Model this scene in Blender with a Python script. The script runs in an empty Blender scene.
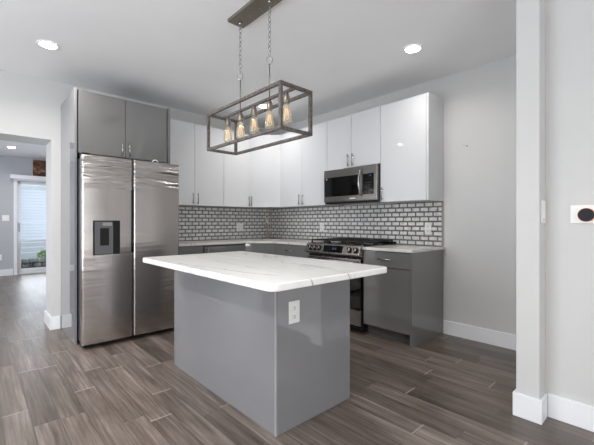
import bpy, bmesh, math, random
from mathutils import Vector, Matrix
from mathutils.geometry import tessellate_polygon

random.seed(7)
S = bpy.context.scene
COL = S.collection
PI = math.pi

# ------------------------------------------------------------------ camera, world, daylight, exposure
CAM_H, FPX = 1.15, 351.5
cd = bpy.data.cameras.new('camera')
cd.sensor_fit = 'HORIZONTAL'; cd.sensor_width = 36.0
cd.lens = FPX / 594 * 36.0
cd.clip_start = 0.05; cd.clip_end = 200
cam = bpy.data.objects.new('camera', cd); COL.objects.link(cam)
cam.location = (0, 0, CAM_H)
cam.rotation_euler = (PI/2, 0, -math.radians(42.58))
S.camera = cam

S.view_settings.view_transform = 'Standard'
S.view_settings.look = 'None'
S.view_settings.gamma = 1.0
S.view_settings.use_curve_mapping = False
S.view_settings.exposure = 0.33

w = bpy.data.worlds.new('overcast_sky'); S.world = w; w.use_nodes = True
bgn = w.node_tree.nodes['Background']
bgn.inputs[0].default_value = (0.80, 0.90, 1.0, 1); bgn.inputs[1].default_value = 1.2

def area(name, loc, rot, sx, sy, power, color=(1, 1, 1), shape='RECTANGLE', spread=PI):
    l = bpy.data.lights.new(name, 'AREA'); l.shape = shape; l.size = sx
    if shape == 'RECTANGLE': l.size_y = sy
    l.energy = power; l.color = color; l.spread = spread
    o = bpy.data.objects.new(name, l); COL.objects.link(o)
    o.location = loc; o.rotation_euler = rot
    return o
DAY = (0.93, 0.955, 1.0)
# daylight lamps at the patio door and at unseen windows
area('daylight_fill_left', (-2.75, 2.0, 1.30), (0, -PI/2-.55, 0), 2.0, 3.2, 96, DAY)  # added fill at an unseen window, tilted up to brighten the ceiling
area('daylight_fill_front', (-0.6, -3.25, 1.35), (PI/2+.35, 0, 0), 3.0, 2.0, 92, (1.0, 0.98, 0.96))  # added soft fill at an unseen window behind the camera, tilted up
area('daylight_patio', (1.4, 10.4, 1.3), (-PI/2, 0, 0), 1.4, 2.0, 40, DAY)
area('daylight_far_left', (-2.75, 7.4, 1.4), (0, -PI/2, 0), 1.8, 2.2, 110, DAY)

# ------------------------------------------------------------------ materials
def lin(c):
    return tuple((x/12.92 if x <= .04045 else ((x+.055)/1.055)**2.4) for x in [v/255 for v in c]) + (1,)
def mat(name, rgb=(200, 200, 200), rough=.5, metal=0, spec=.5, **kw):
    m = bpy.data.materials.new(name); m.use_nodes = True
    b = m.node_tree.nodes['Principled BSDF']
    b.inputs['Base Color'].default_value = lin(rgb)
    b.inputs['Roughness'].default_value = rough
    b.inputs['Metallic'].default_value = metal
    b.inputs['Specular IOR Level'].default_value = spec
    for k, v in kw.items(): b.inputs[k.replace('_', ' ')].default_value = v
    return m
def nodes(m): return m.node_tree.nodes, m.node_tree.links, m.node_tree.nodes['Principled BSDF']
def coords(m, scale=(1, 1, 1), rot=(0, 0, 0)):
    N, L, b = nodes(m)
    g = N.new('ShaderNodeNewGeometry'); mp = N.new('ShaderNodeMapping')
    mp.inputs['Scale'].default_value = scale; mp.inputs['Rotation'].default_value = rot
    L.new(g.outputs['Position'], mp.inputs['Vector'])
    return mp.outputs[0]
def noise(m, vec, scale, detail=3, rough=.5, dist=0):
    N, L, b = nodes(m); n = N.new('ShaderNodeTexNoise')
    n.inputs['Scale'].default_value = scale; n.inputs['Detail'].default_value = detail
    n.inputs['Roughness'].default_value = rough; n.inputs['Distortion'].default_value = dist
    L.new(vec, n.inputs['Vector']); return n.outputs[0]
def ramp(m, fac, stops):
    N, L, b = nodes(m); r = N.new('ShaderNodeValToRGB')
    e = r.color_ramp.elements
    while len(e) < len(stops): e.new(.5)
    for i, (p, c) in enumerate(stops):
        e[i].position = p; e[i].color = lin(c) if len(c) == 3 else c
    L.new(fac, r.inputs[0]); return r.outputs[0]
def math_(m, op, a, b_=None, c=None):
    N, L, b = nodes(m); n = N.new('ShaderNodeMath'); n.operation = op
    for i, v in enumerate((a, b_, c)):
        if v is None: continue
        if isinstance(v, (int, float)): n.inputs[i].default_value = v
        else: L.new(v, n.inputs[i])
    return n.outputs[0]
def mixc(m, fac, a, c, mode='MIX'):
    N, L, b = nodes(m); n = N.new('ShaderNodeMix'); n.data_type = 'RGBA'; n.blend_type = mode
    for sock, v in ((n.inputs[0], fac), (n.inputs[6], a), (n.inputs[7], c)):
        if isinstance(v, (int, float)): sock.default_value = v
        elif isinstance(v, tuple): sock.default_value = v
        else: L.new(v, sock)
    return n.outputs[2]
def bump(m, h, strength, dist=.002):
    N, L, b = nodes(m); n = N.new('ShaderNodeBump')
    n.inputs['Strength'].default_value = strength; n.inputs['Distance'].default_value = dist
    L.new(h, n.inputs['Height']); L.new(n.outputs[0], b.inputs['Normal']); return n

def paint(name, rgb, rough=.55):
    m = mat(name, rgb, rough, spec=.3)
    h = noise(m, coords(m), 90, 4); bump(m, h, .12, .001)
    N, L, b = nodes(m)
    v = noise(m, coords(m), 2.2, 3)
    c = mixc(m, v, tuple(x*.97 for x in lin(rgb)[:3])+(1,), tuple(min(1, x*1.03) for x in lin(rgb)[:3])+(1,))
    L.new(c, b.inputs['Base Color'])
    return m
M = {}
M['wall'] = paint('pale_grey_paint', (206, 205, 204))
M['far_wall'] = paint('blue_grey_paint', (184, 185, 190))
M['ceiling'] = paint('ceiling_paint', (246, 246, 247), .7)
M['trim'] = paint('white_trim_paint', (236, 237, 240), .3)
M['white_gloss'] = mat('white_gloss_lacquer', (214, 215, 217), .03, spec=.5)
M['white_body'] = mat('darkened_white_laminate', (168, 168, 168), .3)  # white carcass darkened so door gaps read as shaded seams
def lacquer(name, rgb, rough):
    m = mat(name, rgb, rough, IOR=1.95)
    h = noise(m, coords(m), 3.0, 1); bump(m, h, .006, .001)
    return m
M['grey_gloss'] = lacquer('grey_gloss_lacquer', (112, 111, 110), .03)
M['grey_lit'] = lacquer('lit_grey_gloss_lacquer', (130, 130, 133), .035)  # same grey lacquer, made paler for the bright window it reflects
M['grey_body'] = mat('darkened_grey_laminate', (62, 61, 61), .45)  # carcass colour darkened to draw the shade between door fronts
M['toe'] = mat('toe_kick_laminate', (84, 83, 83), .4)
M['dark_gap'] = mat('dark_recess', (25, 25, 26), .7)

def steel(name, rgb, rough, wav=.0, axis=2):
    m = mat(name, rgb, rough, metal=1.0)
    N, L, b = nodes(m)
    sc = [120, 120, 120]; 
    for i in range(3):
        if i != axis: sc[i] = 3
    fine = noise(m, coords(m, tuple(sc)), 6, 3)
    r = math_(m, 'MULTIPLY_ADD', fine, .10, rough-.05)
    L.new(r, b.inputs['Roughness'])
    if wav:
        m.node_tree.nodes['Principled BSDF'].inputs['Anisotropic'].default_value = .5
        wv = noise(m, coords(m, (1.6, 1.6, 11)), 1.5, 1.0, .4, .6)
        # the sheet metal is wavier towards the top edge of each door
        sp = N.new('ShaderNodeSeparateXYZ'); L.new(coords(m), sp.inputs[0])
        mr = N.new('ShaderNodeMapRange'); mr.interpolation_type = 'SMOOTHSTEP'
        mr.inputs['From Min'].default_value = 1.35; mr.inputs['From Max'].default_value = 1.68
        mr.inputs['To Min'].default_value = .06; mr.inputs['To Max'].default_value = 1.0
        L.new(sp.outputs[2], mr.inputs['Value'])
        bump(m, math_(m, 'MULTIPLY', wv, mr.outputs[0]), 1.0, .032)
    return m
M['steel'] = steel('brushed_stainless_steel', (190, 184, 181), .22, .35)
M['steel_plain'] = steel('stainless_steel', (178, 175, 172), .26)
M['steel_mid'] = steel('satin_stainless_steel', (148, 145, 142), .3)
M['steel_dark'] = steel('dark_stainless_steel', (92, 92, 94), .3)
M['chrome'] = mat('brushed_nickel', (172, 170, 167), .25, metal=1)
M['nickel_warm'] = mat('warm_brushed_nickel', (150, 142, 133), .38, metal=1)
M['bronze_tap'] = mat('champagne_nickel', (172, 160, 145), .3, metal=1)
M['black_glass'] = mat('black_glass', (9, 9, 10), .05, spec=.6)
M['black_plastic'] = mat('black_plastic', (18, 18, 19), .45, spec=.3)
M['grey_plastic'] = mat('grey_plastic', (92, 92, 96), .4)
M['iron'] = mat('cast_iron', (26, 26, 27), .6)
M['white_plastic'] = mat('white_plastic', (238, 238, 236), .35)
M['slot'] = mat('outlet_slot', (40, 40, 40), .6)
M['copper'] = mat('copper_ring', (200, 130, 95), .25, metal=1)
M['fridge_side'] = mat('grey_enamel', (98, 98, 102), .35, metal=.3)

# weathered bronze-grey frame
m = mat('weathered_metal', (95, 89, 86), .5, metal=.45)
c = ramp(m, noise(m, coords(m, (1, 1, 1)), 60, 5), [(.3, (70, 64, 62)), (.7, (128, 120, 116))])
m.node_tree.links.new(c, nodes(m)[2].inputs['Base Color']); M['frame'] = m

# quartz
def quartz(name, vein_amt, base=(226, 225, 222), s=1.0):
    m = mat(name, base, .16, spec=.5)
    N, L, b = nodes(m)
    co = coords(m, (1.5*s, .62*s, 1.0), (0, 0, .32))
    warp = noise(m, co, 1.4, 5, .62, 0.9)
    a = math_(m, 'ABSOLUTE', math_(m, 'SUBTRACT', warp, .5))
    v = ramp(m, a, [(0, (0, 0, 0, 1)), (.006, (.25, .25, .25, 1)), (.020, (1, 1, 1, 1))])
    mask = ramp(m, noise(m, co, 1.1, 2), [(.42, (0, 0, 0, 1)), (.62, (1, 1, 1, 1))])
    vein = math_(m, 'MULTIPLY', math_(m, 'SUBTRACT', 1.0, v), mask)
    vein = math_(m, 'MULTIPLY', vein, vein_amt)
    cloud = ramp(m, noise(m, co, 3, 5), [(.3, tuple(int(x*.965) for x in base)), (.7, base)])
    c = mixc(m, vein, cloud, lin((138, 138, 140)))
    if name == 'veined_white_quartz':   # the slab's own long veins
        sp = N.new('ShaderNodeSeparateXYZ'); g = N.new('ShaderNodeNewGeometry'); L.new(g.outputs['Position'], sp.inputs[0])
        X, Y, Z = sp.outputs
        Xw = math_(m, 'ADD', math_(m, 'ADD', X, math_(m, 'MULTIPLY', math_(m, 'SUBTRACT', Z, .889), .6)),
                   math_(m, 'MULTIPLY_ADD', noise(m, coords(m, (3, 3, 3)), 1.6, 4, .55), .09, -.045))
        mk = noise(m, coords(m, (2, 2, 2)), 2.4, 3)
        for (k2, k1, k0, yc, wd, amt, lo) in [(.095, 0, .962, 2.6, .0075, .75, .36), (0, .077, 1.219, 1.92, .006, .6, .42), (-.16, .06, 1.53, 1.75, .008, .65, .46), (0, -.16, 1.66, 2.3, .006, .5, .45)]:
            d = math_(m, 'SUBTRACT', Y, yc)
            fx = math_(m, 'ADD', math_(m, 'MULTIPLY', math_(m, 'MULTIPLY', d, d), k2), math_(m, 'MULTIPLY_ADD', d, k1, k0))
            dist = math_(m, 'ABSOLUTE', math_(m, 'SUBTRACT', Xw, fx))
            mr = N.new('ShaderNodeMapRange'); mr.inputs['From Min'].default_value = wd; mr.inputs['From Max'].default_value = 0
            L.new(dist, mr.inputs['Value'])
            mm = N.new('ShaderNodeMapRange'); mm.inputs['From Min'].default_value = lo; mm.inputs['From Max'].default_value = lo+.14; L.new(mk, mm.inputs['Value'])
            f = math_(m, 'MULTIPLY', math_(m, 'MULTIPLY', mr.outputs[0], mm.outputs[0]), amt)
            c = mixc(m, f, c, lin((120, 118, 118)))
    L.new(c, b.inputs['Base Color']); return m
M['quartz'] = quartz('veined_white_quartz', .6, (243, 242, 239))
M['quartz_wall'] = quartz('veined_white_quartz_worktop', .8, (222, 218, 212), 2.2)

# wood plank floor, boards run along Y
def floor_mat():
    m = mat('grey_brown_wood_planks', (120, 108, 100), .33, spec=.45)
    N, L, b = nodes(m)
    W_, LN = .126, .95
    g = N.new('ShaderNodeNewGeometry'); sp = N.new('ShaderNodeSeparateXYZ'); L.new(g.outputs['Position'], sp.inputs[0])
    X, Y = sp.outputs[0], sp.outputs[1]
    u = math_(m, 'DIVIDE', math_(m, 'ADD', X, 20.04), W_)
    row = math_(m, 'FLOOR', u); fu = math_(m, 'SUBTRACT', u, row)
    wn = N.new('ShaderNodeTexWhiteNoise'); wn.noise_dimensions = '1D'; L.new(row, wn.inputs['W'])
    v = math_(m, 'ADD', math_(m, 'DIVIDE', math_(m, 'ADD', Y, 30), LN), math_(m, 'MULTIPLY', wn.outputs[0], 7.0))
    colm = math_(m, 'FLOOR', v); fv = math_(m, 'SUBTRACT', v, colm)
    cv = N.new('ShaderNodeCombineXYZ'); L.new(row, cv.inputs[0]); L.new(colm, cv.inputs[1])
    w2 = N.new('ShaderNodeTexWhiteNoise'); w2.noise_dimensions = '2D'; L.new(cv.outputs[0], w2.inputs['Vector'])
    rnd = w2.outputs[0]
    # grain coordinates shifted per board
    gx = math_(m, 'ADD', math_(m, 'MULTIPLY', X, 1.0), math_(m, 'MULTIPLY', rnd, 37.0))
    gy = math_(m, 'ADD', math_(m, 'MULTIPLY', Y, .034), math_(m, 'MULTIPLY', rnd, 11.0))
    gv = N.new('ShaderNodeCombineXYZ'); L.new(gx, gv.inputs[0]); L.new(gy, gv.inputs[1])
    g1 = noise(m, gv.outputs[0], 52, 6, .66, .2)
    gv2 = N.new('ShaderNodeCombineXYZ'); L.new(gx, gv2.inputs[0]); L.new(math_(m, 'MULTIPLY', gy, 4.0), gv2.inputs[1])
    g2 = noise(m, gv2.outputs[0], 9, 3, .5, .8)
    grain = math_(m, 'ADD', math_(m, 'MULTIPLY', g1, .65), math_(m, 'MULTIPLY', g2, .35))
    c = ramp(m, grain, [(.30, (70, 60, 53)), (.45, (100, 90, 83)), (.56, (124, 114, 107)), (.74, (166, 157, 151))])
    tone = ramp(m, rnd, [(0, (.58, .56, .54, 1)), (.5, (.84, .82, .80, 1)), (1, (1.06, 1.05, 1.04, 1))])
    c = mixc(m, 1.0, c, tone, 'MULTIPLY')
    eu = math_(m, 'MULTIPLY', math_(m, 'MINIMUM', fu, math_(m, 'SUBTRACT', 1.0, fu)), W_)
    ev = math_(m, 'MULTIPLY', math_(m, 'MINIMUM', fv, math_(m, 'SUBTRACT', 1.0, fv)), LN)
    e = math_(m, 'MINIMUM', eu, ev)
    edge = math_(m, 'LESS_THAN', e, .0016)
    c = mixc(m, edge, c, lin((78, 69, 62)))
    # pale end-grain edge of each board
    endl = math_(m, 'MULTIPLY', math_(m, 'LESS_THAN', math_(m, 'MULTIPLY', fv, LN), .012), math_(m, 'GREATER_THAN', rnd, .45))
    c = mixc(m, math_(m, 'MULTIPLY', endl, .35), c, lin((190, 180, 172)))
    L.new(c, b.inputs['Base Color'])
    L.new(math_(m, 'MULTIPLY_ADD', g1, .22, .24), b.inputs['Roughness'])
    h = math_(m, 'ADD', math_(m, 'MULTIPLY', g1, .25), math_(m, 'MINIMUM', math_(m, 'DIVIDE', e, .003), 1.0))
    bump(m, h, .35, .0012)
    return m
M['floor'] = floor_mat()

# tiles
m = mat('marble_tile_face', (222, 221, 220), .2)
c = ramp(m, noise(m, coords(m), 16, 5, .6, 1.2), [(.3, (188, 186, 184)), (.48, (220, 219, 217)), (.66, (236, 235, 234))])
m.node_tree.links.new(c, nodes(m)[2].inputs['Base Color']); M['tile'] = m
m = mat('grey_tile_bevel', (126, 121, 118), .3)
c = ramp(m, noise(m, coords(m), 24, 4, .6, .5), [(.3, (96, 92, 89)), (.7, (138, 133, 130))])
m.node_tree.links.new(c, nodes(m)[2].inputs['Base Color']); M['tile_edge'] = m
M['grout'] = mat('tile_grout', (112, 108, 105), .8)

def emit(name, rgb, s):
    m = mat(name, rgb, .5); b = nodes(m)[2]
    b.inputs['Emission Color'].default_value = lin(rgb); b.inputs['Emission Strength'].default_value = s
    return m
M['lamp'] = emit('lit_diffuser', (255, 252, 245), 32)
M['filament'] = emit('amber_filament', (255, 222, 178), .5)
M['clock'] = mat('blue_display_digits', (52, 84, 128), .4)

def thin_glass(name, tint=(1, 1, 1), gloss=.12):
    m = bpy.data.materials.new(name); m.use_nodes = True
    N, L = m.node_tree.nodes, m.node_tree.links; N.clear()
    o = N.new('ShaderNodeOutputMaterial'); mx = N.new('ShaderNodeMixShader')
    t = N.new('ShaderNodeBsdfTransparent'); g = N.new('ShaderNodeBsdfGlossy'); g.inputs['Roughness'].default_value = .03
    t.inputs[0].default_value = (*tint, 1)
    lw = N.new('ShaderNodeLayerWeight'); lw.inputs[0].default_value = .25
    mm = N.new('ShaderNodeMath'); mm.operation = 'MULTIPLY_ADD'; mm.inputs[1].default_value = .7; mm.inputs[2].default_value = gloss*.4
    L.new(lw.outputs['Fresnel'], mm.inputs[0]); L.new(mm.outputs[0], mx.inputs[0])
    L.new(t.outputs[0], mx.inputs[1]); L.new(g.outputs[0], mx.inputs[2]); L.new(mx.outputs[0], o.inputs[0])
    return m
M['glass'] = thin_glass('window_glass', (.95, .97, .98))
m = thin_glass('amber_bulb_glass', (.97, .91, .80), .3)
_N, _L = m.node_tree.nodes, m.node_tree.links
_o = [n for n in _N if n.type == 'OUTPUT_MATERIAL'][0]; _prev = _o.inputs[0].links[0].from_socket
_mx = _N.new('ShaderNodeMixShader'); _tl = _N.new('ShaderNodeBsdfTranslucent'); _tl.inputs[0].default_value = (.95, .86, .70, 1)
_d = _N.new('ShaderNodeBsdfDiffuse'); _d.inputs[0].default_value = (.95, .87, .72, 1); _ad = _N.new('ShaderNodeMixShader'); _ad.inputs[0].default_value = .5
_L.new(_tl.outputs[0], _ad.inputs[1]); _L.new(_d.outputs[0], _ad.inputs[2])
_mx.inputs[0].default_value = .20; _L.new(_prev, _mx.inputs[1]); _L.new(_ad.outputs[0], _mx.inputs[2]); _L.new(_mx.outputs[0], _o.inputs[0])
M['bulb_glass'] = m

# ------------------------------------------------------------------ mesh helpers
OFF = {}
def bx(bm, x0, x1, y0, y1, z0, z1, mi=0, bev=0, seg=2):
    x0, x1 = sorted((x0, x1)); y0, y1 = sorted((y0, y1)); z0, z1 = sorted((z0, z1))
    vs = [bm.verts.new(p) for p in [(x0,y0,z0),(x1,y0,z0),(x1,y1,z0),(x0,y1,z0),(x0,y0,z1),(x1,y0,z1),(x1,y1,z1),(x0,y1,z1)]]
    fs = [bm.faces.new([vs[i] for i in f]) for f in [(3,2,1,0),(4,5,6,7),(0,1,5,4),(1,2,6,5),(2,3,7,6),(3,0,4,7)]]
    for f in fs: f.material_index = mi
    if bev:
        es = list({e for f in fs for e in f.edges})
        r = bmesh.ops.bevel(bm, geom=es, offset=bev, segments=seg, profile=.5, affect='EDGES')
        for f in r['faces']: f.material_index = mi
    return fs
def box(*a, **k):
    bm = bmesh.new(); bx(bm, *a, **k); return bm
def prism(bm, pts, z0, z1, holes=(), mi=0):
    loops = [list(pts)] + [list(h) for h in holes]
    flat = [p for l in loops for p in l]
    tri = tessellate_polygon([[Vector((p[0], p[1], 0)) for p in l] for l in loops])
    lo = [bm.verts.new((p[0], p[1], z0)) for p in flat]; hi = [bm.verts.new((p[0], p[1], z1)) for p in flat]
    for t in tri:
        bm.faces.new([hi[i] for i in t]).material_index = mi
        bm.faces.new([lo[i] for i in reversed(t)]).material_index = mi
    k = 0
    for l in loops:
        n = len(l)
        for i in range(n):
            a, b_ = k+i, k+(i+1) % n
            bm.faces.new([lo[a], lo[b_], hi[b_], hi[a]]).material_index = mi
        k += n
    bmesh.ops.recalc_face_normals(bm, faces=bm.faces)
    bmesh.ops.dissolve_limit(bm, angle_limit=.001, verts=bm.verts, edges=bm.edges)
    return bm
def rod(bm, a, b, r, n=12, r2=None, mi=0, cap=True):
    a, b = Vector(a), Vector(b); d = b-a
    mt = Matrix.Translation((a+b)/2) @ d.to_track_quat('Z', 'Y').to_matrix().to_4x4()
    x = bmesh.ops.create_cone(bm, cap_ends=cap, segments=n, radius1=r, radius2=r if r2 is None else r2, depth=d.length, matrix=mt)
    for f in {f for v in x['verts'] for f in v.link_faces}:
        f.material_index = mi
        if len(f.verts) == 4: f.smooth = True
    return bm
def tube(bm, pts, r, n=10, mi=0, closed=False):
    pts = [Vector(p) for p in pts]; rings = []
    up = None
    cnt = len(pts)
    for i, p in enumerate(pts):
        a = pts[i-1] if (i > 0 or closed) else p
        b = pts[(i+1) % cnt] if (i < cnt-1 or closed) else p
        t = (b-a).normalized()
        if up is None:
            up = t.orthogonal().normalized()
        up = (up - t*up.dot(t)).normalized()
        s = t.cross(up)
        rings.append([bm.verts.new(p + r*(math.cos(k*2*PI/n)*up + math.sin(k*2*PI/n)*s)) for k in range(n)])
    rng = range(cnt if closed else cnt-1)
    for i in rng:
        A, B = rings[i], rings[(i+1) % cnt]
        for k in range(n):
            f = bm.faces.new([A[k], A[(k+1) % n], B[(k+1) % n], B[k]]); f.smooth = True; f.material_index = mi
    if not closed:
        bm.faces.new(list(reversed(rings[0]))).material_index = mi
        bm.faces.new(rings[-1]).material_index = mi
    return bm
def lathe(bm, cx, cy, prof, n=20, mi=0, capb=True, capt=True):
    rings = [[bm.verts.new((cx+r*math.cos(2*PI*k/n), cy+r*math.sin(2*PI*k/n), z)) for k in range(n)] for r, z in prof]
    for A, B in zip(rings, rings[1:]):
        for k in range(n):
            f = bm.faces.new([A[k], A[(k+1) % n], B[(k+1) % n], B[k]]); f.smooth = True; f.material_index = mi
    if capb: bm.faces.new(list(reversed(rings[0])))
    if capt: bm.faces.new(rings[-1])
    return bm
def obj(name, bm, m, parent=None, bevel=0):
    off = Vector((0, 0, 0))
    if parent is not None: off = OFF[parent.name]
    bmesh.ops.recalc_face_normals(bm, faces=bm.faces)
    if off.length: bmesh.ops.translate(bm, verts=bm.verts, vec=-off)
    me = bpy.data.meshes.new(name); bm.to_mesh(me); bm.free()
    for x in (m if isinstance(m, (list, tuple)) else [m]): me.materials.append(x)
    o = bpy.data.objects.new(name, me); COL.objects.link(o)
    if parent is not None: o.parent = parent
    OFF[o.name] = off
    if bevel:
        md = o.modifiers.new('bevel', 'BEVEL'); md.width = bevel; md.segments = 2; md.limit_method = 'ANGLE'
    return o
def thing(name, loc, label, cat, group=None):
    o = bpy.data.objects.new(name, None); COL.objects.link(o); o.location = loc
    o.empty_display_size = .1
    OFF[o.name] = Vector(loc); return tag(o, label, cat, group)
def tag(o, label, cat, group=None):
    o['label'] = label; o['category'] = cat
    if group: o['group'] = group
    return o
def struct(name, bm, m, parent=None, **k):
    o = obj(name, bm, m, parent, **k)
    if parent is None: o['kind'] = 'structure'
    return o

# ------------------------------------------------------------------ room shell
CZ = 2.665           # kitchen ceiling
XB, YA = 3.595, 4.55 # right wall plane, back wall plane
XT = 2.515           # thermostat wall
XL, YF = -2.5, -3.0
JX = .61             # right jamb of the opening
YJ = 4.93            # far side of the opening
FY, FZ = 9.85, 2.6   # far room

struct('floor', box(XL-.15, XB+.15, YF-.15, FY+.15, -.08, 0), M['floor'])
struct('ceiling', box(XL-.15, XB+.15, YF-.15, YJ, CZ, CZ+.12), M['ceiling'])
struct('ceiling', box(XL-.15, XB+.15, YJ, FY+.15, FZ, FZ+.18), M['ceiling'])
bm = bmesh.new()
bx(bm, JX, XB+.15, YA, YJ, 0, CZ); bx(bm, XL, JX, YA, YJ, 2.035, CZ); bx(bm, XL, -1.3, YA, YJ, 0, 2.035)
struct('wall_back', bm, M['wall'])
struct('wall_right', box(XB, XB+.15, .661, YA, 0, CZ), M['wall'])
struct('wall_partition', box(2.385, XB+.15, .543, .661, 0, CZ), M['wall'], bevel=.003)
struct('wall_thermostat', box(XT, XT+.12, YF, .543, 0, CZ), M['wall'])
# left wall with windows
def holed(axis, p0, p1, a0, a1, z0, z1, holes):
    """wall slab normal to axis, between p0..p1, spanning a0..a1, with rectangular holes (a,b,zl,zh)"""
    bm = bmesh.new()
    def b(a, b_, zl, zh):
        if b_-a < 1e-4 or zh-zl < 1e-4: return
        if axis == 'x': bx(bm, p0, p1, a, b_, zl, zh)
        else: bx(bm, a, b_, p0, p1, zl, zh)
    cur = a0
    for (a, c, zl, zh) in sorted(holes):
        b(cur, a, z0, z1); b(a, c, z0, zl); b(a, c, zh, z1); cur = c
    b(cur, a1, z0, z1)
    return bm
struct('wall_left', holed('x', XL-.15, XL, YF-.15, YA, 0, CZ, [(.5, 3.6, .35, 2.4)]), M['wall'])
struct('wall_front', holed('y', YF-.15, YF, XL, XT, 0, CZ, [(-2.1, .9, .35, 2.45)]), M['wall'])
struct('wall_far_left', holed('x', XL-.15, XL, YJ, FY, 0, FZ, [(6.3, 8.5, .5, 2.3)]), M['far_wall'])
struct('wall_far_right', box(XB, XB+.15, YJ, FY, 0, FZ), M['far_wall'])
DX0, DX1, DZ = .70, 2.30, 2.07
struct('wall_far', holed('y', FY, FY+.15, XL, XB, 0, FZ, [(DX0, DX1, 0, DZ)]), M['far_wall'])

def window(n, axis, p, a0, a1, z0, z1, mull=3):
    bm = bmesh.new(); t = .05
    def b(a, b_, zl, zh, d=.03):
        if axis == 'x': bx(bm, p-d, p+d, a, b_, zl, zh)
        else: bx(bm, a, b_, p-d, p+d, zl, zh)
    b(a0, a1, z0, z0+t); b(a0, a1, z1-t, z1); b(a0, a0+t, z0+t, z1-t); b(a1-t, a1, z0+t, z1-t)
    for i in range(1, mull):
        c = a0+(a1-a0)*i/mull; b(c-.025, c+.025, z0+t, z1-t)
    zc = (z0+z1)/2
    for i in range(mull):
        l = a0+(a1-a0)*i/mull + (.05 if i == 0 else .025); r = a0+(a1-a0)*(i+1)/mull - (.05 if i == mull-1 else .025)
        b(l, r, zc-.02, zc+.02, .025)
    f = struct('window_%d' % n, bm, M['trim'])
    g = bmesh.new()
    if axis == 'x': bx(g, p-.003, p+.003, a0+t, a1-t, z0+t, z1-t)
    else: bx(g, a0+t, a1-t, p-.003, p+.003, z0+t, z1-t)
    obj('pane', g, M['glass'], f)
    return f
window(1, 'x', XL-.08, .5, 3.6, .35, 2.4)
window(2, 'y', YF-.08, -2.1, .9, .35, 2.45)
window(3, 'x', XL-.08, 6.3, 8.5, .5, 2.3, 2)

# baseboards
BT, BH = .015, .138
def bb(name, *boxes):
    bm = bmesh.new()
    for b in boxes: bx(bm, *b)
    return struct(name, bm, M['trim'], bevel=.003)
bb('baseboard_right', (XB-BT, XB, .661, 1.655, 0, BH))
bb('baseboard_partition', (2.385-BT, 2.385, .543-BT, .661+BT, 0, BH), (2.385, XT-BT, .543-BT, .543, 0, BH), (2.385, XB-BT, .661, .661+BT, 0, BH))
bb('baseboard_thermostat', (XT-BT, XT, YF, .543-BT, 0, BH))
bb('baseboard_back', (JX-BT, JX, YA-BT, YJ+BT, 0, BH), (JX, .690, YA-BT, YA, 0, BH))
bb('baseboard_back_left', (XL, -1.3+BT, YA-BT, YA, 0, BH))
bb('baseboard_far', (XL, DX0-.07, FY-BT, FY, 0, BH), (DX1+.07, XB, FY-BT, FY, 0, BH))
bb('baseboard_left', (XL, XL+BT, YF, YA-BT, 0, BH))
bb('baseboard_front', (XL+BT, XT-BT, YF, YF+BT, 0, BH))

# patio door in the far room
bm = bmesh.new()
for b in [(DX0-.06, DX0, FY-.02, FY+.1, 0, DZ+.06), (DX1, DX1+.06, FY-.02, FY+.1, 0, DZ+.06), (DX0, DX1, FY-.02, FY+.1, DZ, DZ+.06)]: bx(bm, *b)
d = struct('door_1', bm, M['trim'])
for i, (a, b_) in enumerate([(DX0, 1.52), (1.48, DX1)]):
    yy = FY+.03+.035*i
    fb = bmesh.new()
    bx(fb, a, a+.07, yy, yy+.03, .02, DZ); bx(fb, b_-.07, b_, yy, yy+.03, .02, DZ)
    bx(fb, a+.07, b_-.07, yy, yy+.03, .02, .12); bx(fb, a+.07, b_-.07, yy, yy+.03, DZ-.08, DZ)
    p = obj('sliding_panel', fb, M['trim'], d)
    obj('pane', box(a+.07, b_-.07, yy+.012, yy+.018, .12, DZ-.08), M['glass'], p)
obj('door_handle', box(DX0+.02, DX0+.045, FY-.02, FY+.03, .95, 1.15, bev=.004), M['steel_plain'], d)

# ------------------------------------------------------------------ handles / doors
def pull(bm, p, q, out, r=.0055, stand=.03):
    """bar pull from p to q, standing off along vector out"""
    p, q, out = Vector(p), Vector(q), Vector(out)
    a = p+out*stand; b = q+out*stand; d = (q-p).normalized()*.014
    rod(bm, a-d*.5, b+d*.5, r); rod(bm, p+d, a+d, r*.85, 8); rod(bm, q-d, b-d, r*.85, 8)
    return bm
def slab(P, Q, out, t, z0, z1, gap=.0023):
    P, Q, out = Vector((*P, 0)), Vector((*Q, 0)), Vector((*out, 0)).normalized()
    d = (Q-P).normalized(); P = P+d*gap; Q = Q-d*gap
    bm = bmesh.new()
    prism(bm, [(P+out*0).xy, (Q).xy, (Q+out*t).xy, (P+out*t).xy], z0+gap, z1-gap)
    return bm
def front(parent, kind, P, Q, out, z0, z1, m, handle=None, t=.019, hl=.13):
    """door or drawer front on a cabinet; handle: 'P'/'Q' side + 'b'/'t' end, or 'c' for centred horizontal"""
    o = obj(kind, slab(P, Q, out, t, z0, z1), m, parent, bevel=.0012)
    if handle:
        Pv, Qv, ov = Vector((*P, 0)), Vector((*Q, 0)), Vector((*out, 0)).normalized()
        d = (Qv-Pv).normalized(); hb = bmesh.new()
        if handle[0] == 'c':
            c = (Pv+Qv)/2 + ov*t; z = z1-.075
            pull(hb, c-d*hl/2+Vector((0, 0, z)), c+d*hl/2+Vector((0, 0, z)), ov)
        else:
            c = (Pv+d*.035 if handle[0] == 'P' else Qv-d*.035) + ov*t
            za, zb = (z0+.022, z0+.022+hl) if handle[1] == 'b' else (z1-.022-hl, z1-.022)
            pull(hb, c+Vector((0, 0, za)), c+Vector((0, 0, zb)), ov)
        obj('handle', hb, M['chrome'], o)
    return o

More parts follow.
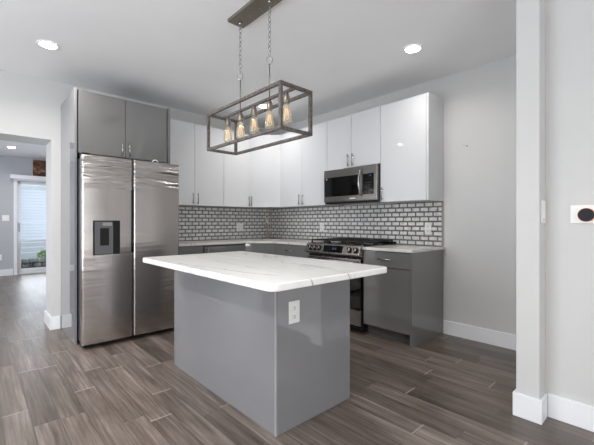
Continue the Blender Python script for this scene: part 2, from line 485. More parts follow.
# ------------------------------------------------------------------ fridge surround (tall panels and cabinet over the fridge)
PT = 2.42
ps = obj('tall_side_panel', box(.694, .714, 3.84, YA, 0, PT), M['grey_lit'], bevel=.001)
tag(ps, 'tall glossy grey side panel on the left of the refrigerator', 'panel')
ps = obj('tall_side_panel', box(1.582, 1.610, 3.84, YA, 0, PT), M['grey_gloss'], bevel=.001)
tag(ps, 'tall glossy grey side panel between the refrigerator and the white cabinets', 'panel')
t = thing('refrigerator_cabinet', (1.148, 4.2, 1.81), 'grey gloss two door cabinet mounted above the stainless refrigerator', 'cabinet')
obj('body', box(.7145, 1.5815, 3.865, YA-.002, 1.81, PT-.005), M['grey_body'], t)
front(t, 'door', (.724, 3.864), (1.143, 3.864), (0, -1), 1.81, PT-.008, M['grey_gloss'], 'Qb')
front(t, 'door', (1.143, 3.864), (1.574, 3.864), (0, -1), 1.81, PT-.008, M['grey_gloss'], 'Pb')

# ------------------------------------------------------------------ upper cabinets
UB, UT = 1.37, 2.42
UY, UX = 4.235, 3.280      # body fronts (doors stand .019 in front)
def upper(label, poly, doors, z0=UB, z1=UT):
    cx = sum(p[0] for p in poly)/len(poly); cy = sum(p[1] for p in poly)/len(poly)
    t = thing('upper_cabinet', (cx, cy, z0), label, 'cabinet', 'white gloss wall cabinets')
    bm = bmesh.new(); prism(bm, poly, z0, z1)
    obj('body', bm, M['white_body'], t)
    for (P, Q, out, h) in doors: front(t, 'door', P, Q, out, z0, z1, M['white_gloss'], h)
    return t
g = .001
upper('white two door wall cabinet beside the refrigerator', [(1.625, UY), (2.516-g, UY), (2.516-g, YA-.003), (1.625, YA-.003)],
      [((1.67, UY), (2.09, UY), (0, -1), 'Qb'), ((2.09, UY), (2.516, UY), (0, -1), 'Pb')])
upper('narrow white one door wall cabinet just left of the angled corner cabinet', [(2.516+g, UY), (2.955-g, UY), (2.955-g, YA-.003), (2.516+g, YA-.003)],
      [((2.516, UY), (2.955, UY), (0, -1), 'Qb')])
cn = .012
upper('white angled corner wall cabinet above the faucet', [(2.955+g, UY), (UX, 3.915+g), (XB-.003, 3.915+g), (XB-.003, YA-.003), (2.955+g, YA-.003)],
      [((2.958, UY-.002), (UX-.002, 3.918), (-.70, -.71), 'Pb')])
upper('white two door wall cabinet between the angled corner cabinet and microwave', [(UX, 2.992), (XB-.003, 2.992), (XB-.003, 3.915-g), (UX, 3.915-g)],
      [((UX, 3.915), (UX, 3.453), (-1, 0), 'Qb'), ((UX, 3.453), (UX, 2.992), (-1, 0), 'Pb')])
upper('short white two door wall cabinet directly above the microwave', [(UX, 2.207+g), (XB-.003, 2.207+g), (XB-.003, 2.991), (UX, 2.991)],
      [((UX, 2.991), (UX, 2.609), (-1, 0), 'Qb'), ((UX, 2.609), (UX, 2.207), (-1, 0), 'Pb')], 1.795, UT)
upper('white one door wall cabinet right of the microwave, at the end of the run', [(UX, 1.676), (XB-.003, 1.676), (XB-.003, 2.207-g), (UX, 2.207-g)],
      [((UX, 2.207), (UX, 1.676), (-1, 0), 'Pb')])
o = obj('cabinet_end_panel', box(UX-.019, XB-.003, 1.655, 1.675, UB, UT), M['white_gloss'], bevel=.001)
tag(o, 'white gloss panel closing the right end of the wall cabinets', 'panel')

# ------------------------------------------------------------------ base cabinets
CT, CB = .900, .872        # worktop top / underside
BY, BXX = 3.945, 2.966     # carcass fronts
def base(label, poly, fronts, toe, t0=.105):
    cx = sum(p[0] for p in poly)/len(poly); cy = sum(p[1] for p in poly)/len(poly)
    t = thing('base_cabinet', (cx, cy, 0), label, 'cabinet', 'grey gloss base cabinets')
    bm = bmesh.new(); prism(bm, poly, t0, CB-.002); obj('body', bm, M['grey_body'], t)
    bm = bmesh.new(); prism(bm, toe, 0, t0); obj('toe_kick', bm, M['toe'], t)
    for (kind, P, Q, out, z0, z1, h) in fronts: front(t, kind, P, Q, out, z0, z1, M['grey_gloss'], h)
    return t
DZ0, DZ1 = .110, .868
base('grey base cabinet against the right side of the refrigerator', [(1.612, BY), (2.062, BY), (2.062, YA-.003), (1.612, YA-.003)],
     [('door', (1.612, BY), (2.055, BY), (0, -1), DZ0, DZ1, 'Pt')], [(1.612, BY+.055), (2.062, BY+.055), (2.062, YA-.003), (1.612, YA-.003)])
base('grey base cabinet left of the angled sink cabinet', [(2.066, BY), (2.678, BY), (2.678, YA-.003), (2.066, YA-.003)],
     [('door', (2.070, BY), (2.678, BY), (0, -1), DZ0, DZ1-.014, 'Pt')], [(2.066, BY+.055), (2.678, BY+.055), (2.678, YA-.003), (2.066, YA-.003)])
base('grey angled corner sink cabinet under the faucet', [(2.680, BY), (BXX, 3.660), (XB-.003, 3.660), (XB-.003, YA-.003), (2.680, YA-.003)],
     [('door', (2.683, BY-.002), (BXX-.002, 3.663), (-.70, -.71), DZ0, DZ1, None)], [(2.74, BY+.05), (BXX+.05, 3.71), (XB-.003, 3.71), (XB-.003, YA-.003), (2.74, YA-.003)])
base('grey base cabinet with a top drawer left of the gas range', [(BXX, 2.996), (XB-.003, 2.996), (XB-.003, 3.658), (BXX, 3.658)],
     [('drawer', (BXX, 3.658), (BXX, 2.996), (-1, 0), .711, DZ1, 'c'), ('door', (BXX, 3.658), (BXX, 2.996), (-1, 0), DZ0, .707, 'Pt')],
     [(BXX+.055, 2.996), (XB-.003, 2.996), (XB-.003, 3.658), (BXX+.055, 3.658)])
t = base('grey base cabinet with one drawer and one door right of the gas range', [(BXX, 1.678), (XB-.003, 1.678), (XB-.003, 2.198), (BXX, 2.198)],
     [('drawer', (BXX, 2.198), (BXX, 1.676), (-1, 0), .711, DZ1, 'c'), ('door', (BXX, 2.198), (BXX, 1.676), (-1, 0), DZ0, .707, None)],
     [(BXX+.055, 1.678), (XB-.003, 1.678), (XB-.003, 2.198), (BXX+.055, 2.198)])
o = obj('end_panel', box(BXX-.02, XB-.02, 1.655, 1.676, 0, CB-.002), M['grey_gloss'], t, bevel=.001)

# worktops
SINK = [(2.93, 3.985), (3.06, 3.79), (3.33, 3.98), (3.16, 4.22)]
bm = bmesh.new()
prism(bm, [(1.612, 3.912), (2.672, 3.912), (2.934, 3.650), (2.934, 2.996), (XB-.002, 2.996), (XB-.002, YA-.002), (1.612, YA-.002)], CB, CT, [SINK])
o = obj('worktop', bm, M['quartz_wall'], bevel=.003)
tag(o, 'white quartz worktop wrapping the corner from refrigerator to gas range', 'worktop')
o = obj('worktop', box(2.925, XB-.002, 1.640, 2.198, CB, CT), M['quartz_wall'], bevel=.003)
tag(o, 'short white quartz worktop right of the gas range', 'worktop')
bm = bmesh.new(); prism(bm, [(p[0], p[1]) for p in SINK], .70, .705)
for a, b_ in zip(SINK, SINK[1:]+SINK[:1]):
    c = Vector((3.12, 3.99)); A = Vector(a); B = Vector(b_); Ai = A+(c-A)*.03; Bi = B+(c-B)*.03
    prism(bm, [A, B, Bi, Ai], .705, CB-.004)
o = obj('sink', bm, M['steel_plain']); tag(o, 'stainless undermount basin set into the corner worktop', 'sink')

# faucet
t = thing('faucet', (3.24, 4.18, CT), 'tall champagne coloured gooseneck faucet in the worktop corner', 'faucet')
fx, fy = 3.24, 4.18; dirx, diry = -.707, -.707
bm = bmesh.new(); lathe(bm, fx, fy, [(.030, CT+.0005), (.030, CT+.012), (.021, CT+.018), (.019, CT+.11), (.014, CT+.12)]); obj('base', bm, M['bronze_tap'], t)
pts = [(fx, fy, CT+.10), (fx, fy, CT+.26)]
for k in range(1, 11):
    a = PI*k/10; rr = .075
    pts.append((fx+dirx*rr*(1-math.cos(a)), fy+diry*rr*(1-math.cos(a)), CT+.29+rr*math.sin(a)))
pts.append((pts[-1][0], pts[-1][1], CT+.22))
bm = bmesh.new(); tube(bm, pts, .0115, 12); sp_ = obj('spout', bm, M['bronze_tap'], t)
bm = bmesh.new(); rod(bm, (pts[-1][0], pts[-1][1], CT+.235), (pts[-1][0], pts[-1][1], CT+.165), .016); obj('spray_head', bm, M['bronze_tap'], sp_)
bm = bmesh.new(); rod(bm, (fx, fy, CT+.055), (fx+.05, fy-.05, CT+.06), .013); rod(bm, (fx+.05, fy-.05, CT+.06), (fx+.085, fy-.085, CT+.10), .006); obj('lever', bm, M['bronze_tap'], t)

# ------------------------------------------------------------------ backsplash
def splash(name, label, mapf, u0, u1, z0, z1, edge=None):
    bm = bmesh.new()
    def quad(pts, mi):
        bm.faces.new([bm.verts.new(mapf(*p)) for p in pts]).material_index = mi
    # grout bed
    A = [(u0, z0, 0), (u1, z0, 0), (u1, z1, 0), (u0, z1, 0)]; B = [(a[0], a[1], .005) for a in A]
    va = [bm.verts.new(mapf(*p)) for p in A]; vb = [bm.verts.new(mapf(*p)) for p in B]
    bm.faces.new(vb).material_index = 2; bm.faces.new(list(reversed(va))).material_index = 2
    for i in range(4): bm.faces.new([va[i], va[(i+1) % 4], vb[(i+1) % 4], vb[i]]).material_index = 2
    ph, pw, gr, bv = (z1-z0)/9.0, .1, .0018, .0075
    for r in range(9):
        za, zb = z0+r*ph+gr/2, z0+(r+1)*ph-gr/2
        k = 0; u = u0-(.05 if r % 2 else 0)
        while u < u1-.003:
            a, b_ = max(u, u0)+gr/2, min(u+pw, u1)-gr/2
            if b_-a > .008:
                bh = min(bv, (b_-a)*.35)
                lo = [(a, za, .0052), (b_, za, .0052), (b_, zb, .0052), (a, zb, .0052)]
                hi = [(a+bh, za+bv, .0095), (b_-bh, za+bv, .0095), (b_-bh, zb-bv, .0095), (a+bh, zb-bv, .0095)]
                L_ = [bm.verts.new(mapf(*p)) for p in lo]; H_ = [bm.verts.new(mapf(*p)) for p in hi]
                bm.faces.new(H_).material_index = 0
                for i in range(4): bm.faces.new([L_[i], L_[(i+1) % 4], H_[(i+1) % 4], H_[i]]).material_index = 1
            u += pw
    me = obj(name, bm, [M['tile'], M['tile_edge'], M['grout']])
    tag(me, label, 'backsplash'); return me
splash('backsplash', 'grey bordered marble brick tile backsplash running from refrigerator to corner faucet', lambda u, z, d: (u, YA-.001-d, z), 1.612, XB-.014, CT+.001, UB-.001)
splash('backsplash', 'grey bordered marble brick tile backsplash behind the gas range', lambda u, z, d: (XB-.001-d, u, z), 1.668, YA-.012, CT+.001, UB-.001)
o = obj('tile_edge_trim', box(XB-.011, XB-.001, 1.655, 1.667, CT+.001, UB-.001), M['nickel_warm'])
tag(o, 'thin metal strip edging the right end of the tile backsplash', 'trim')

# ------------------------------------------------------------------ island
IX0, IX1, IY0, IY1, IZ = 1.192, 1.815, 1.463, 2.763, .850
t = thing('kitchen_island', ((IX0+IX1)/2, (IY0+IY1)/2, 0), 'grey gloss kitchen island in the middle of the wood floor', 'kitchen island')
obj('body', box(IX0+.02, IX1-.02, IY0+.02, IY1-.02, .0, IZ-.002), M['grey_body'], t)
obj('side_panel', box(IX0, IX0+.0185, IY0+.014, IY1, 0, IZ), M['grey_lit'], t, bevel=.001)
obj('end_panel', box(IX0+.010, IX1, IY0, IY0+.0135, 0, IZ), M['grey_lit'], t, bevel=.001)
obj('corner_strip', box(IX0+.0002, IX0+.0092, IY0+.0004, IY0+.0132, 0, IZ-.001), mat('grey_edge_profile', (150, 150, 152), .3), t)
obj('end_panel', box(IX0+.019, IX1, IY1-.0185, IY1, 0, IZ), M['grey_lit'], t, bevel=.001)
ys = [IY0+.02+(IY1-IY0-.04)*k/3 for k in range(4)]
for k in range(3):
    front(t, 'drawer', (IX1-.019, ys[k]), (IX1-.019, ys[k+1]), (1, 0), .70, IZ-.004, M['grey_gloss'], 'c')
    front(t, 'door', (IX1-.019, ys[k]), (IX1-.019, ys[k+1]), (1, 0), .02, .696, M['grey_gloss'], 'Qt')
CX0, CX1, CY0, CY1 = .928, 1.83, 1.168, 2.755
def rrect(x0, x1, y0, y1, r, n=8):
    P = []
    for (cx, cy, a0) in [(x1-r, y0+r, -PI/2), (x1-r, y1-r, 0), (x0+r, y1-r, PI/2), (x0+r, y0+r, PI)]:
        for k in range(n+1):
            a = a0+PI/2*k/n; P.append((cx+r*math.cos(a), cy+r*math.sin(a)))
    return P
bm = bmesh.new(); prism(bm, rrect(CX0, CX1, CY0, CY1, .05), IZ+.001, .886)
o = obj('countertop', bm, M['quartz'], bevel=.006)
tag(o, 'white quartz countertop with grey veins on the island, corners rounded', 'countertop')

# ------------------------------------------------------------------ outlets and switches
def plate(name, label, cat, c, nrm, wd, ht, gangs=1, kind='outlet', group=None):
    """c centre on the wall surface, nrm one of 'x-','y-'"""
    t = thing(name, c, label, cat, group)
    def P(u, z, d):   # u sideways, d out of wall
        return (c[0]-d, c[1]+u, c[2]+z) if nrm == 'x-' else (c[0]+u, c[1]-d, c[2]+z)
    def b(u0, u1, z0, z1, d0, d1, bev=0):
        p, q = P(u0, z0, d0), P(u1, z1, d1)
        return box(p[0], q[0], p[1], q[1], p[2], q[2], bev=bev)
    obj('cover_plate', b(-wd/2, wd/2, -ht/2, ht/2, .0005, .006, .002), M['white_plastic'], t)
    for gk in range(gangs):
        u = (gk-(gangs-1)/2)*wd/gangs*.92
        if kind == 'outlet':
            for s in (-1, 1):
                r = obj('socket', b(u-.016, u+.016, s*.024-.0145, s*.024+.0145, .006, .008, .001), M['white_plastic'], t)
                bm = bmesh.new()
                for (du, dz, wv, hv) in [(-.006, .003, .0016, .008), (.006, .003, .0016, .0065), (0, -.008, .004, .004)]:
                    p, q = P(u+du-wv, s*.024+dz-hv/2, .0081), P(u+du+wv, s*.024+dz+hv/2, .0086)
                    bx(bm, p[0], q[0], p[1], q[1], p[2], q[2])
                obj('slot', bm, M['slot'], r)
        else:
            obj('rocker', b(u-.016, u+.016, -.033, .033, .006, .0095, .0015), M['white_plastic'], t)
            if kind == 'dimmer': obj('indicator', b(u-.004, u+.004, -.048, -.042, .006, .0068), M['slot'], t)
    return t
plate('power_outlet', 'white double outlet plate on the tiles behind the sink corner', 'outlet', (2.988, YA-.0105, 1.081), 'y-', .118, .118, 2)
plate('power_outlet', 'white outlet plate on the tiles left of the microwave end of the range', 'outlet', (XB-.0105, 3.385, 1.085), 'x-', .074, .12)
plate('power_outlet', 'white outlet plate on the tiles above the short right worktop', 'outlet', (XB-.0105, 1.823, 1.085), 'x-', .074, .118)
plate('power_outlet', 'white outlet plate on the grey end of the island', 'outlet', (1.320, IY0, .649), 'y-', .080, .124)
plate('light_switch', 'white slim switch plate on the narrow edge of the partition wall', 'switch', (2.456, .543, 1.212), 'y-', .082, .132, 1, 'dimmer')
plate('light_switch', 'white switch plate on the far room wall left of the patio door', 'switch', (.505, FY, 1.247), 'y-', .12, .125, 2, 'switch')
plate('power_outlet', 'white low outlet plate on the far room wall near the baseboard', 'outlet', (.40, FY, .40), 'y-', .08, .125)

# thermostat
t = thing('thermostat', (XT, .335, 1.197), 'round black thermostat on a white wall plate on the right wall', 'thermostat')
obj('wall_plate', box(XT-.006, XT-.0005, .250, .423, 1.146, 1.248, bev=.002), M['white_plastic'], t)
bm = bmesh.new(); rod(bm, (XT-.006, .350, 1.192), (XT-.022, .350, 1.192), .0385, 40); obj('ring', bm, M['copper'], t)
bm = bmesh.new(); rod(bm, (XT-.0215, .350, 1.192), (XT-.030, .350, 1.192), .0375, 40, .0355); dl = obj('dial', bm, M['black_plastic'], t)
bm = bmesh.new(); rod(bm, (XT-.030, .350, 1.192), (XT-.0312, .350, 1.192), .028, 40); obj('screen', bm, mat('dark_screen', (26, 27, 36), .35, spec=.15), dl)
# wall anchor
bm = bmesh.new(); rod(bm, (XB-.0005, 1.424, 1.908), (XB-.006, 1.424, 1.908), .007); rod(bm, (XB-.0005, 1.452, 1.918), (XB-.003, 1.452, 1.918), .004)
o = obj('wall_anchor', bm, M['grey_plastic']); tag(o, 'tiny grey anchor left in the bare right wall', 'wall anchor')

# ------------------------------------------------------------------ refrigerator
t = thing('refrigerator', (1.16, 3.95, 0), 'stainless steel side by side refrigerator with water dispenser', 'refrigerator')
obj('body', box(.728, 1.572, 3.69, 4.50, .035, 1.755, bev=.004), M['fridge_side'], t)
obj('base_grille', box(.735, 1.568, 3.665, 3.689, .012, .06), M['black_plastic'], t)
for x in (.745, 1.55):
    for y in (3.70, 4.42):
        bm = bmesh.new(); rod(bm, (x-.012, y, .0175), (x+.012, y, .0175), .0175, 16); obj('wheel', bm, M['black_plastic'], t)
FD0, FD1, FZ0, FZ1 = 3.600, 3.678, .045, 1.762
def fdoor(x0, x1, cut=None, pocket=None):
    """door slab with its vertical edges rounded and slightly domed front"""
    bm = bmesh.new(); n = 6; r = .016; crown = .006
    prof = []
    for k in range(n+1):
        a = PI + PI/2*k/n; prof.append((x0+r+r*math.cos(a), FD0+crown+r+r*math.sin(a)))
    for k in range(1, 12):
        u = k/12; prof.append((x0+r+(x1-x0-2*r)*u, FD0+crown-crown*math.sin(PI*u)))
    for k in range(n+1):
        a = -PI/2+PI/2*k/n; prof.append((x1-r+r*math.cos(a), FD0+crown+r+r*math.sin(a)))
    prof += [(x1, FD1), (x0, FD1)]
    prism(bm, prof, FZ0, FZ1)
    return bm
DXa, DXb, DZa, DZb = .795, 1.022, .848, 1.168
o = obj('freezer_door', fdoor(.708, 1.135), M['steel'], t, bevel=.003)
dsp = obj('dispenser', box(DXa, DXb, 3.594, 3.602, DZa, DZb, bev=.002), M['black_plastic'], t)
obj('dispenser_panel', box(DXa+.012, DXa+.165, 3.5915, 3.5938, DZa+.012, DZb-.010), M['grey_plastic'], dsp)
obj('dispenser_niche', box(DXa+.055, DXa+.130, 3.589, 3.5913, DZa+.09, DZb-.07), M['black_plastic'], dsp)
obj('dispenser_control', box(DXa+.075, DXa+.155, 3.587, 3.5913, DZb-.050, DZb-.018), M['steel_plain'], dsp)
obj('drip_tray', box(DXa, DXb, 3.585, 3.5938, DZa-.006, DZa+.006), M['steel_plain'], dsp)
o2 = obj('fridge_door', fdoor(1.149, 1.612), M['steel'], t, bevel=.003)
obj('pocket_handle', box(1.1360, 1.1480, 3.606, 3.67, .86, 1.47), M['black_glass'], t)
obj('door_seal', box(.718, 1.600, 3.6785, 3.6895, .065, 1.75), M['dark_gap'], t)
obj('centre_post', box(1.1365, 1.1475, 3.625, 3.668, .06, .859), M['steel_dark'], t)
obj('centre_post', box(1.1365, 1.1475, 3.625, 3.668, 1.471, 1.755), M['steel_dark'], t)
obj('hinge_cover', box(.715, .775, 3.63, 3.76, 1.763, 1.782, bev=.004), M['black_plastic'], t)
bm = bmesh.new()
tube(bm, [(1.37+.028*math.cos(a), 3.64, 1.764+.026*math.sin(a)) for a in [PI*k/10 for k in range(11)]], .005, 8)
obj('lifting_loop', bm, M['white_plastic'], t)
obj('rating_label', box(.7268, .7279, 3.70, 3.73, .10, .19), M['white_plastic'], t)

# ------------------------------------------------------------------ microwave
MY0, MY1, MZ0, MZ1, MX = 2.211, 2.987, 1.378, 1.788, 3.20
t = thing('microwave', (3.39, 2.6, MZ0), 'stainless over the range microwave with black glass door', 'microwave')
obj('body', box(MX+.03, XB-.012, MY0, MY1, MZ0+.004, MZ1), M['steel_dark'], t)
o = obj('door', box(MX, MX+.029, MY0, MY1, MZ0+.018, MZ1), M['steel_mid'], t, bevel=.004)
obj('window', box(MX-.003, MX-.0005, 2.455, MY1-.012, MZ0+.085, MZ1-.095), M['black_glass'], o)
obj('control_panel', box(MX-.003, MX-.0005, MY0+.038, 2.398, MZ0+.085, MZ1-.095), M['black_glass'], o)
obj('display', box(MX-.0042, MX-.0031, 2.280, 2.306, MZ1-.125, MZ1-.114), M['clock'], o)
for r in range(5):
    for c in range(3):
        y = 2.292+c*.027; z = MZ0+.105+r*.027; obj('key', box(MX-.0036, MX-.0031, y-.007, y+.007, z-.003, z+.003), M['grey_plastic'], o)
bm = bmesh.new(); pts = []
for k in range(13):
    u = k/12; pts.append((MX-.012-.036*math.sin(PI*u), 2.418, MZ0+.075+.30*u))
tube(bm, pts, .011, 10); obj('handle', bm, M['chrome'], o)
obj('badge', box(MX-.001, MX-.0002, 2.50, 2.585, MZ0+.045, MZ0+.057), M['white_plastic'], o)
obj('indicator', box(MX-.0042, MX-.0031, MY1-.055, MY1-.042, MZ1-.118, MZ1-.106), M['white_plastic'], o)
obj('vent_grille', box(MX+.012, MX+.05, MY0+.01, MY1-.01, MZ0-.004, MZ0+.016), M['black_plastic'], t)

# ------------------------------------------------------------------ gas range
RY0, RY1 = 2.204, 2.990
t = thing('gas_range', (3.25, 2.6, 0), 'stainless gas range with black oven door and iron grates', 'range')
obj('body', box(2.955, XB-.015, RY0, RY1, .03, .895), M['black_plastic'], t)
for y in (RY0+.06, RY1-.06):
    for x in (2.99, 3.5):
        bm = bmesh.new(); rod(bm, (x, y, 0), (x, y, .0295), .015); obj('foot', bm, M['black_plastic'], t)
obj('storage_drawer', box(2.928, 2.954, RY0+.012, RY1-.012, .075, .235, bev=.003), M['steel_mid'], t)
od = obj('oven_door', box(2.925, 2.954, RY0+.012, RY1-.012, .245, .765, bev=.003), M['black_glass'], t)
obj('door_top_strip', box(2.921, 2.9535, RY0+.012, RY1-.012, .705, .768, bev=.002), M['steel_plain'], od)
bm = bmesh.new(); pull(bm, (2.9205, RY0+.07, .735), (2.9205, RY1-.07, .735), (-1, 0, 0), .012, .045); obj('handle', bm, M['steel_plain'], od)
# sloped control panel
bm = bmesh.new()
prof = [(2.955, .785), (2.885, .800), (2.878, .815), (2.905, .905), (2.955, .918)]
va = [bm.verts.new((x, RY0, z)) for x, z in prof]; vb = [bm.verts.new((x, RY1, z)) for x, z in prof]
bm.faces.new(va); bm.faces.new(list(reversed(vb)))
for i in range(5): bm.faces.new([va[i], vb[i], vb[(i+1) % 5], va[(i+1) % 5]])
cp = obj('control_panel', bm, M['steel_plain'], t, bevel=.002)
nx, nz = -.958, .287
def onp(y, s, d):  # s 0..1 up the slope
    return (2.878+.027*s+nx*d, y, .815+.090*s+nz*d)
bm = bmesh.new()
q = [onp(y, s, .0008) for (y, s) in [(2.43, .10), (2.705, .10), (2.705, .90), (2.43, .90)]]; q2 = [onp(y, s, .003) for (y, s) in [(2.43, .10), (2.705, .10), (2.705, .90), (2.43, .90)]]
A = [bm.verts.new(p) for p in q]; B = [bm.verts.new(p) for p in q2]
bm.faces.new(B); bm.faces.new(list(reversed(A)))
for i in range(4): bm.faces.new([A[i], A[(i+1) % 4], B[(i+1) % 4], B[i]])
ds = obj('display', bm, M['black_glass'], cp)
bm = bmesh.new()
for k in range(4):
    y = 2.575-k*.014-(.006 if k > 1 else 0)
    A = [bm.verts.new(onp(yy, s, .0036)) for (yy, s) in [(y, .42), (y-.009, .42), (y-.009, .66), (y, .66)]]; bm.faces.new(A)
obj('clock_digits', bm, M['clock'], ds)
for y in (2.252, 2.332, 2.768, 2.838, 2.908):
    bm = bmesh.new(); rod(bm, onp(y, .5, .010), onp(y, .5, .042), .024, 24, .021)
    k = obj('knob', bm, M['steel_plain'], cp)
    bm = bmesh.new(); rod(bm, onp(y, .5, .0005), onp(y, .5, .0098), .031, 24); obj('knob_collar', bm, M['black_plastic'], k)
    bm = bmesh.new(); a = onp(y, .5, .043); bx(bm, a[0]-.003, a[0]+.002, y-.0035, y+.0035, a[2]-.019, a[2]+.019); obj('knob_grip', bm, M['black_plastic'], k)
obj('cooktop', box(2.957, XB-.015, RY0, RY1, .8955, .915, bev=.003), M['black_glass'], t)
obj('rear_trim', box(XB-.06, XB-.0155, RY0, RY1, .9155, .93), M['black_plastic'], t)
for (bxp, byp, br) in [(3.10, 2.36, .045), (3.10, 2.84, .05), (3.40, 2.36, .04), (3.40, 2.84, .04), (3.25, 2.60, .05)]:
    bm = bmesh.new(); lathe(bm, bxp, byp, [(br, .9155), (br, .922), (br*.75, .926), (br*.75, .932), (br*.4, .934)]); obj('burner', bm, M['iron'], t)
for k in range(3):
    y0 = RY0+.012+k*.256; y1 = y0+.250; x0, x1 = 2.972, 3.525
    bm = bmesh.new(); zt0, zt1 = .940, .953
    for (a, b_, c, d_) in [(x0, x1, y0, y0+.012), (x0, x1, y1-.012, y1)]: bx(bm, a, b_, c, d_, zt0, zt1)
    for i in range(5):
        x = x0+(x1-x0-.012)*i/4; bx(bm, x, x+.012, y0+.0125, y1-.0125, zt0, zt1)
    for fxq in (x0, x1-.014):
        for fyq in (y0, y1-.012): bx(bm, fxq, fxq+.014, fyq, fyq+.012, .9155, zt0)
    yc = (y0+y1)/2; bx(bm, x0+.0125, x0+.12, yc-.006, yc+.006, zt0+.001, zt1+.002); bx(bm, x1-.14, x1-.0125, yc-.006, yc+.006, zt0+.001, zt1+.002)
    obj('grate', bm, M['iron'], t)

# ------------------------------------------------------------------ linear pendant over the island
HX, HY = 1.455, 2.03
t = thing('pendant_light', (HX, HY, 1.704), 'open rectangular cage pendant with five teardrop bulbs hanging over the island', 'pendant light')
X0, X1, Y0, Y1, Z0, Z1, B = 1.322, 1.588, 1.582, 2.468, 1.702, 1.987, .019
bm = bmesh.new()
for x in (X0, X1-B):
    for z in (Z0, Z1-B): bx(bm, x, x+B, Y0+B, Y1-B, z, z+B)
    for y in (Y0, Y1-B): bx(bm, x, x+B, y, y+B, Z0, Z1)
for y in (Y0, Y1-B):
    for z in (Z0, Z1-B): bx(bm, X0+B, X1-B, y, y+B, z, z+B)
bx(bm, HX-.009, HX+.009, Y0+B, Y1-B, Z1-.017, Z1-.001)
obj('cage', bm, M['frame'], t)
obj('canopy', box(HX-.068, HX+.072, HY-.255, HY+.245, CZ-.024, CZ-.0005, bev=.004), M['nickel_warm'], t)
for y in (HY-.06, HY+.06):
    bm = bmesh.new(); lathe(bm, HX, y, [(.004, CZ-.042), (.008, CZ-.036), (.008, CZ-.028)]); obj('canopy_screw', bm, M['nickel_warm'], t)
for y in (HY-.175, HY+.175):
    bm = bmesh.new(); lathe(bm, HX, y, [(.006, CZ-.05), (.011, CZ-.04), (.011, CZ-.028)]); 
    z = CZ-.05; n = 11; top, botz = CZ-.046, 2.262; pitch = (top-botz)/n
    for k in range(n):
        zc = top-pitch*(k+.5); hl, hw = pitch*.5+.004, .0085
        P = []
        for j in range(14):
            a = 2*PI*j/14; u, v = hw*math.cos(a), hl*math.sin(a)
            P.append((HX+u, y, zc+v) if k % 2 else (HX, y+u, zc+v))
        tube(bm, P, .0022, 6, closed=True)
    obj('chain', bm, M['chrome'], t)
    bm = bmesh.new()
    tube(bm, [(HX+.019*math.cos(a)*.72, y-.019*math.cos(a)*.72, 2.235+.026*math.sin(a)) for a in [2*PI*j/20 for j in range(20)]], .0035, 8, closed=True)
    obj('ring', bm, M['chrome'], t)
    bm = bmesh.new(); rod(bm, (HX, y, 2.212), (HX, y, Z1-.001), .0042, 10); obj('rod', bm, M['nickel_warm'], t)
for k in range(5):
    y = HY+(k-2)*.1745
    bm = bmesh.new(); lathe(bm, HX, y, [(.021, 1.902), (.022, 1.908), (.022, 1.945), (.017, 1.950), (.015, 1.962), (.008, 1.969)]); obj('socket', bm, M['nickel_warm'], t)
    bm = bmesh.new(); lathe(bm, HX, y, [(.006, 1.770), (.020, 1.773), (.029, 1.782), (.0325, 1.797), (.0315, 1.815), (.0275, 1.840), (.0225, 1.866), (.0185, 1.888), (.0175, 1.9015)], 24)
    bu = obj('bulb', bm, M['bulb_glass'], t)
    bm = bmesh.new()
    for j in range(6):
        a0, a1 = 2*PI*j/6, 2*PI*(j+.5)/6
        tube(bm, [(HX+.005*math.cos(a0), y+.005*math.sin(a0), 1.872), (HX+.017*math.cos(a0), y+.017*math.sin(a0), 1.806), (HX+.007*math.cos(a1), y+.007*math.sin(a1), 1.872)], .0011, 5)
    obj('filament', bm, M['filament'], bu)
    bm = bmesh.new(); rod(bm, (HX, y, 1.80), (HX, y, 1.90), .003, 8); obj('stem', bm, mat('clear_stem', (225, 220, 210), .2), bu)

# ------------------------------------------------------------------ recessed lights
def downlight(x, y, z, label, power=7.5, seen=True):
    t = thing('recessed_light', (x, y, z), label, 'ceiling light', 'recessed ceiling lights')
    bm = bmesh.new()
    n = 32
    rr = [(.078, z-.0005), (.078, z-.006), (.064, z-.009), (.062, z-.004)]
    rings = [[bm.verts.new((x+r*math.cos(2*PI*k/n), y+r*math.sin(2*PI*k/n), zz)) for k in range(n)] for r, zz in rr]
    for A, B in zip(rings, rings[1:]):
        for k in range(n): bm.faces.new([A[k], A[(k+1) % n], B[(k+1) % n], B[k]])
    obj('trim_ring', bm, M['trim'], t)
    bm = bmesh.new(); rod(bm, (x, y, z-.0005), (x, y, z-.005), .062, n); obj('diffuser', bm, M['lamp'], t)
    l = bpy.data.lights.new('downlight_lamp', 'AREA'); l.shape = 'DISK'; l.size = .12; l.energy = power; l.color = (1, .96, .92); l.spread = math.radians(150)
    lo = bpy.data.objects.new('downlight_lamp', l); COL.objects.link(lo); lo.location = (x, y, z-.012)
downlight(.464, 3.637, CZ, 'round recessed ceiling light in front of the refrigerator cabinet')
downlight(2.814, 1.57, CZ, 'round recessed ceiling light near the bare right wall', 4.2)
downlight(2.776, 3.655, CZ, 'round recessed ceiling light seen through the pendant cage', 4.0)
downlight(.464, 1.57, CZ, 'round recessed ceiling light above the open floor left of the island')
downlight(-1.3, 3.64, CZ, 'added unseen recessed ceiling light nearest the left windows, towards the far room', 20)  # unseen downlight, added to light the island side and left floor
downlight(-1.3, 1.57, CZ, 'added unseen recessed ceiling light nearest the left windows, middle of the row', 18)  # added out of view, lights the island panel below its overhang
downlight(-1.3, -.6, CZ, 'added unseen recessed ceiling light nearest the left windows, towards the front windows', 14)  # added out of view to brighten the left side of the room
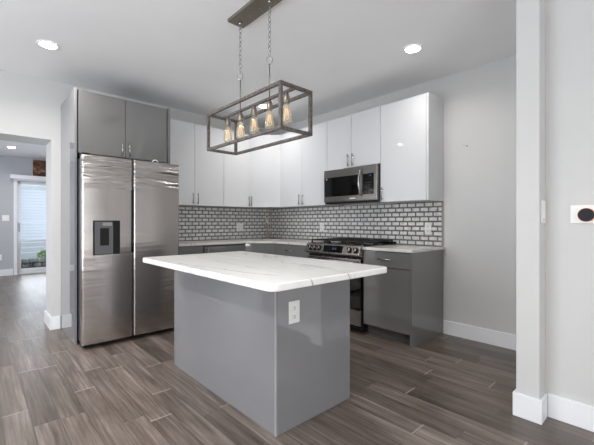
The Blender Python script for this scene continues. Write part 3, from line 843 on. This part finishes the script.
downlight(.464, -.6, CZ, 'added unseen recessed ceiling light over the middle of the floor near the front windows', 8)  # unseen downlight, added as extra light behind the camera
downlight(.53, 8.68, FZ, 'round recessed ceiling light in the far room near the patio door', 9)

# ------------------------------------------------------------------ far room items
blind_mat = bpy.data.materials.new('translucent_blind'); blind_mat.use_nodes = True
_N, _L = blind_mat.node_tree.nodes, blind_mat.node_tree.links; _N.clear()
_o = _N.new('ShaderNodeOutputMaterial'); _mx = _N.new('ShaderNodeMixShader'); _a = _N.new('ShaderNodeBsdfDiffuse'); _b = _N.new('ShaderNodeBsdfTranslucent')
_a.inputs[0].default_value = (.80, .83, .88, 1); _b.inputs[0].default_value = (.70, .75, .80, 1)
_L.new(_a.outputs[0], _mx.inputs[1]); _L.new(_b.outputs[0], _mx.inputs[2]); _L.new(_mx.outputs[0], _o.inputs[0])
t = thing('window_blind', (1.15, FY-.03, .75), 'white horizontal blind hanging over the patio door, lowered partway', 'blind')
bm = bmesh.new()
z = .775
while z < 1.88:
    bx(bm, DX0+.04, 1.50, FY-.028, FY-.024, z, z+.052); z += .066
obj('slats', bm, blind_mat, t)
obj('bottom_rail', box(DX0+.04, 1.50, FY-.034, FY-.018, .745, .77), M['trim'], t)
bm = bmesh.new()
for x in (DX0+.15, 1.40): bx(bm, x-.002, x+.002, FY-.0235, FY-.0225, .7, 1.9)
obj('ladder_cord', bm, M['trim'], t)
o = obj('valance', box(.575, 2.4, FY-.16, FY-.001, 2.10, 2.185), M['trim'], bevel=.004)
tag(o, 'long white valance box above the patio door', 'valance')
t = thing('wall_art', (1.35, FY-.02, 2.188), 'square dark brown abstract canvas standing above the white valance', 'picture')
m = mat('brown_abstract_paint', (90, 60, 50), .6)
c = ramp(m, noise(m, coords(m, (1, 1, 2)), 5, 5, .6, 1.5), [(.35, (62, 36, 34)), (.5, (98, 62, 48)), (.6, (140, 96, 62)), (.72, (178, 170, 165))])
m.node_tree.links.new(c, nodes(m)[2].inputs['Base Color'])
obj('canvas', box(.975, 1.45, FY-.035, FY-.001, 2.188, 2.56), m, t)

# outdoors beyond the patio door
struct('ground', box(-3, 6, FY+.16, 16, -.12, -.03), mat('concrete_patio', (150, 148, 145), .9))
m = mat('grey_stone', (120, 118, 114), .9)
c = ramp(m, noise(m, coords(m), 6, 5, .6), [(.35, (70, 69, 66)), (.65, (170, 168, 162))]); m.node_tree.links.new(c, nodes(m)[2].inputs['Base Color'])
bm = bmesh.new()
x = .1
for r in range(2):
    x = .1+.1*r
    while x < 3.2:
        wd = random.uniform(.16, .34); bx(bm, x, x+wd-.01, 11.4+random.uniform(0, .08), 11.8, -.03+r*.12, .085+r*.12-random.uniform(0, .03)*r, bev=.03); x += wd
o = obj('stone_border', bm, m); tag(o, 'low grey stone retaining border outside the patio door', 'retaining wall')
m = mat('leaf_green', (120, 160, 60), .5)
bm = bmesh.new()
for k in range(520):
    a, rr_ = random.uniform(0, 2*PI), random.random()**.5*.42
    x, y = 1.72+rr_*math.cos(a)*1.0, 12.15+rr_*math.sin(a)*.6; z = .10+random.uniform(0, .36)*(1-rr_)
    c = Vector((x, y, z)); u = Vector((random.uniform(-1, 1), random.uniform(-1, 1), random.uniform(.0, 1))).normalized()*.055; v = u.orthogonal().normalized()*.018
    bm.faces.new([bm.verts.new(p) for p in (c-u, c-v, c+u, c+v)])
t = thing('shrub', (1.72, 12.15, -.03), 'bright green leafy shrub behind the stone border outdoors', 'shrub')
obj('foliage', bm, m, t)
bm = bmesh.new()
for k in range(7): rod(bm, (1.72+random.uniform(-.05, .05), 12.15, -.03), (1.72+random.uniform(-.3, .3), 12.15+random.uniform(-.1, .1), .3), .008, 6)
obj('stem', bm, mat('bark', (90, 75, 60), .8), t)
bm = bmesh.new()
for k in range(22): bx(bm, -2, 6, 13.0-.02*(k % 1), 13.05, -.03+k*.15, .11+k*.15)
o = obj('garden_fence', bm, mat('pale_siding', (225, 228, 230), .7)); tag(o, 'pale horizontal board fence outside behind the shrub', 'fence')
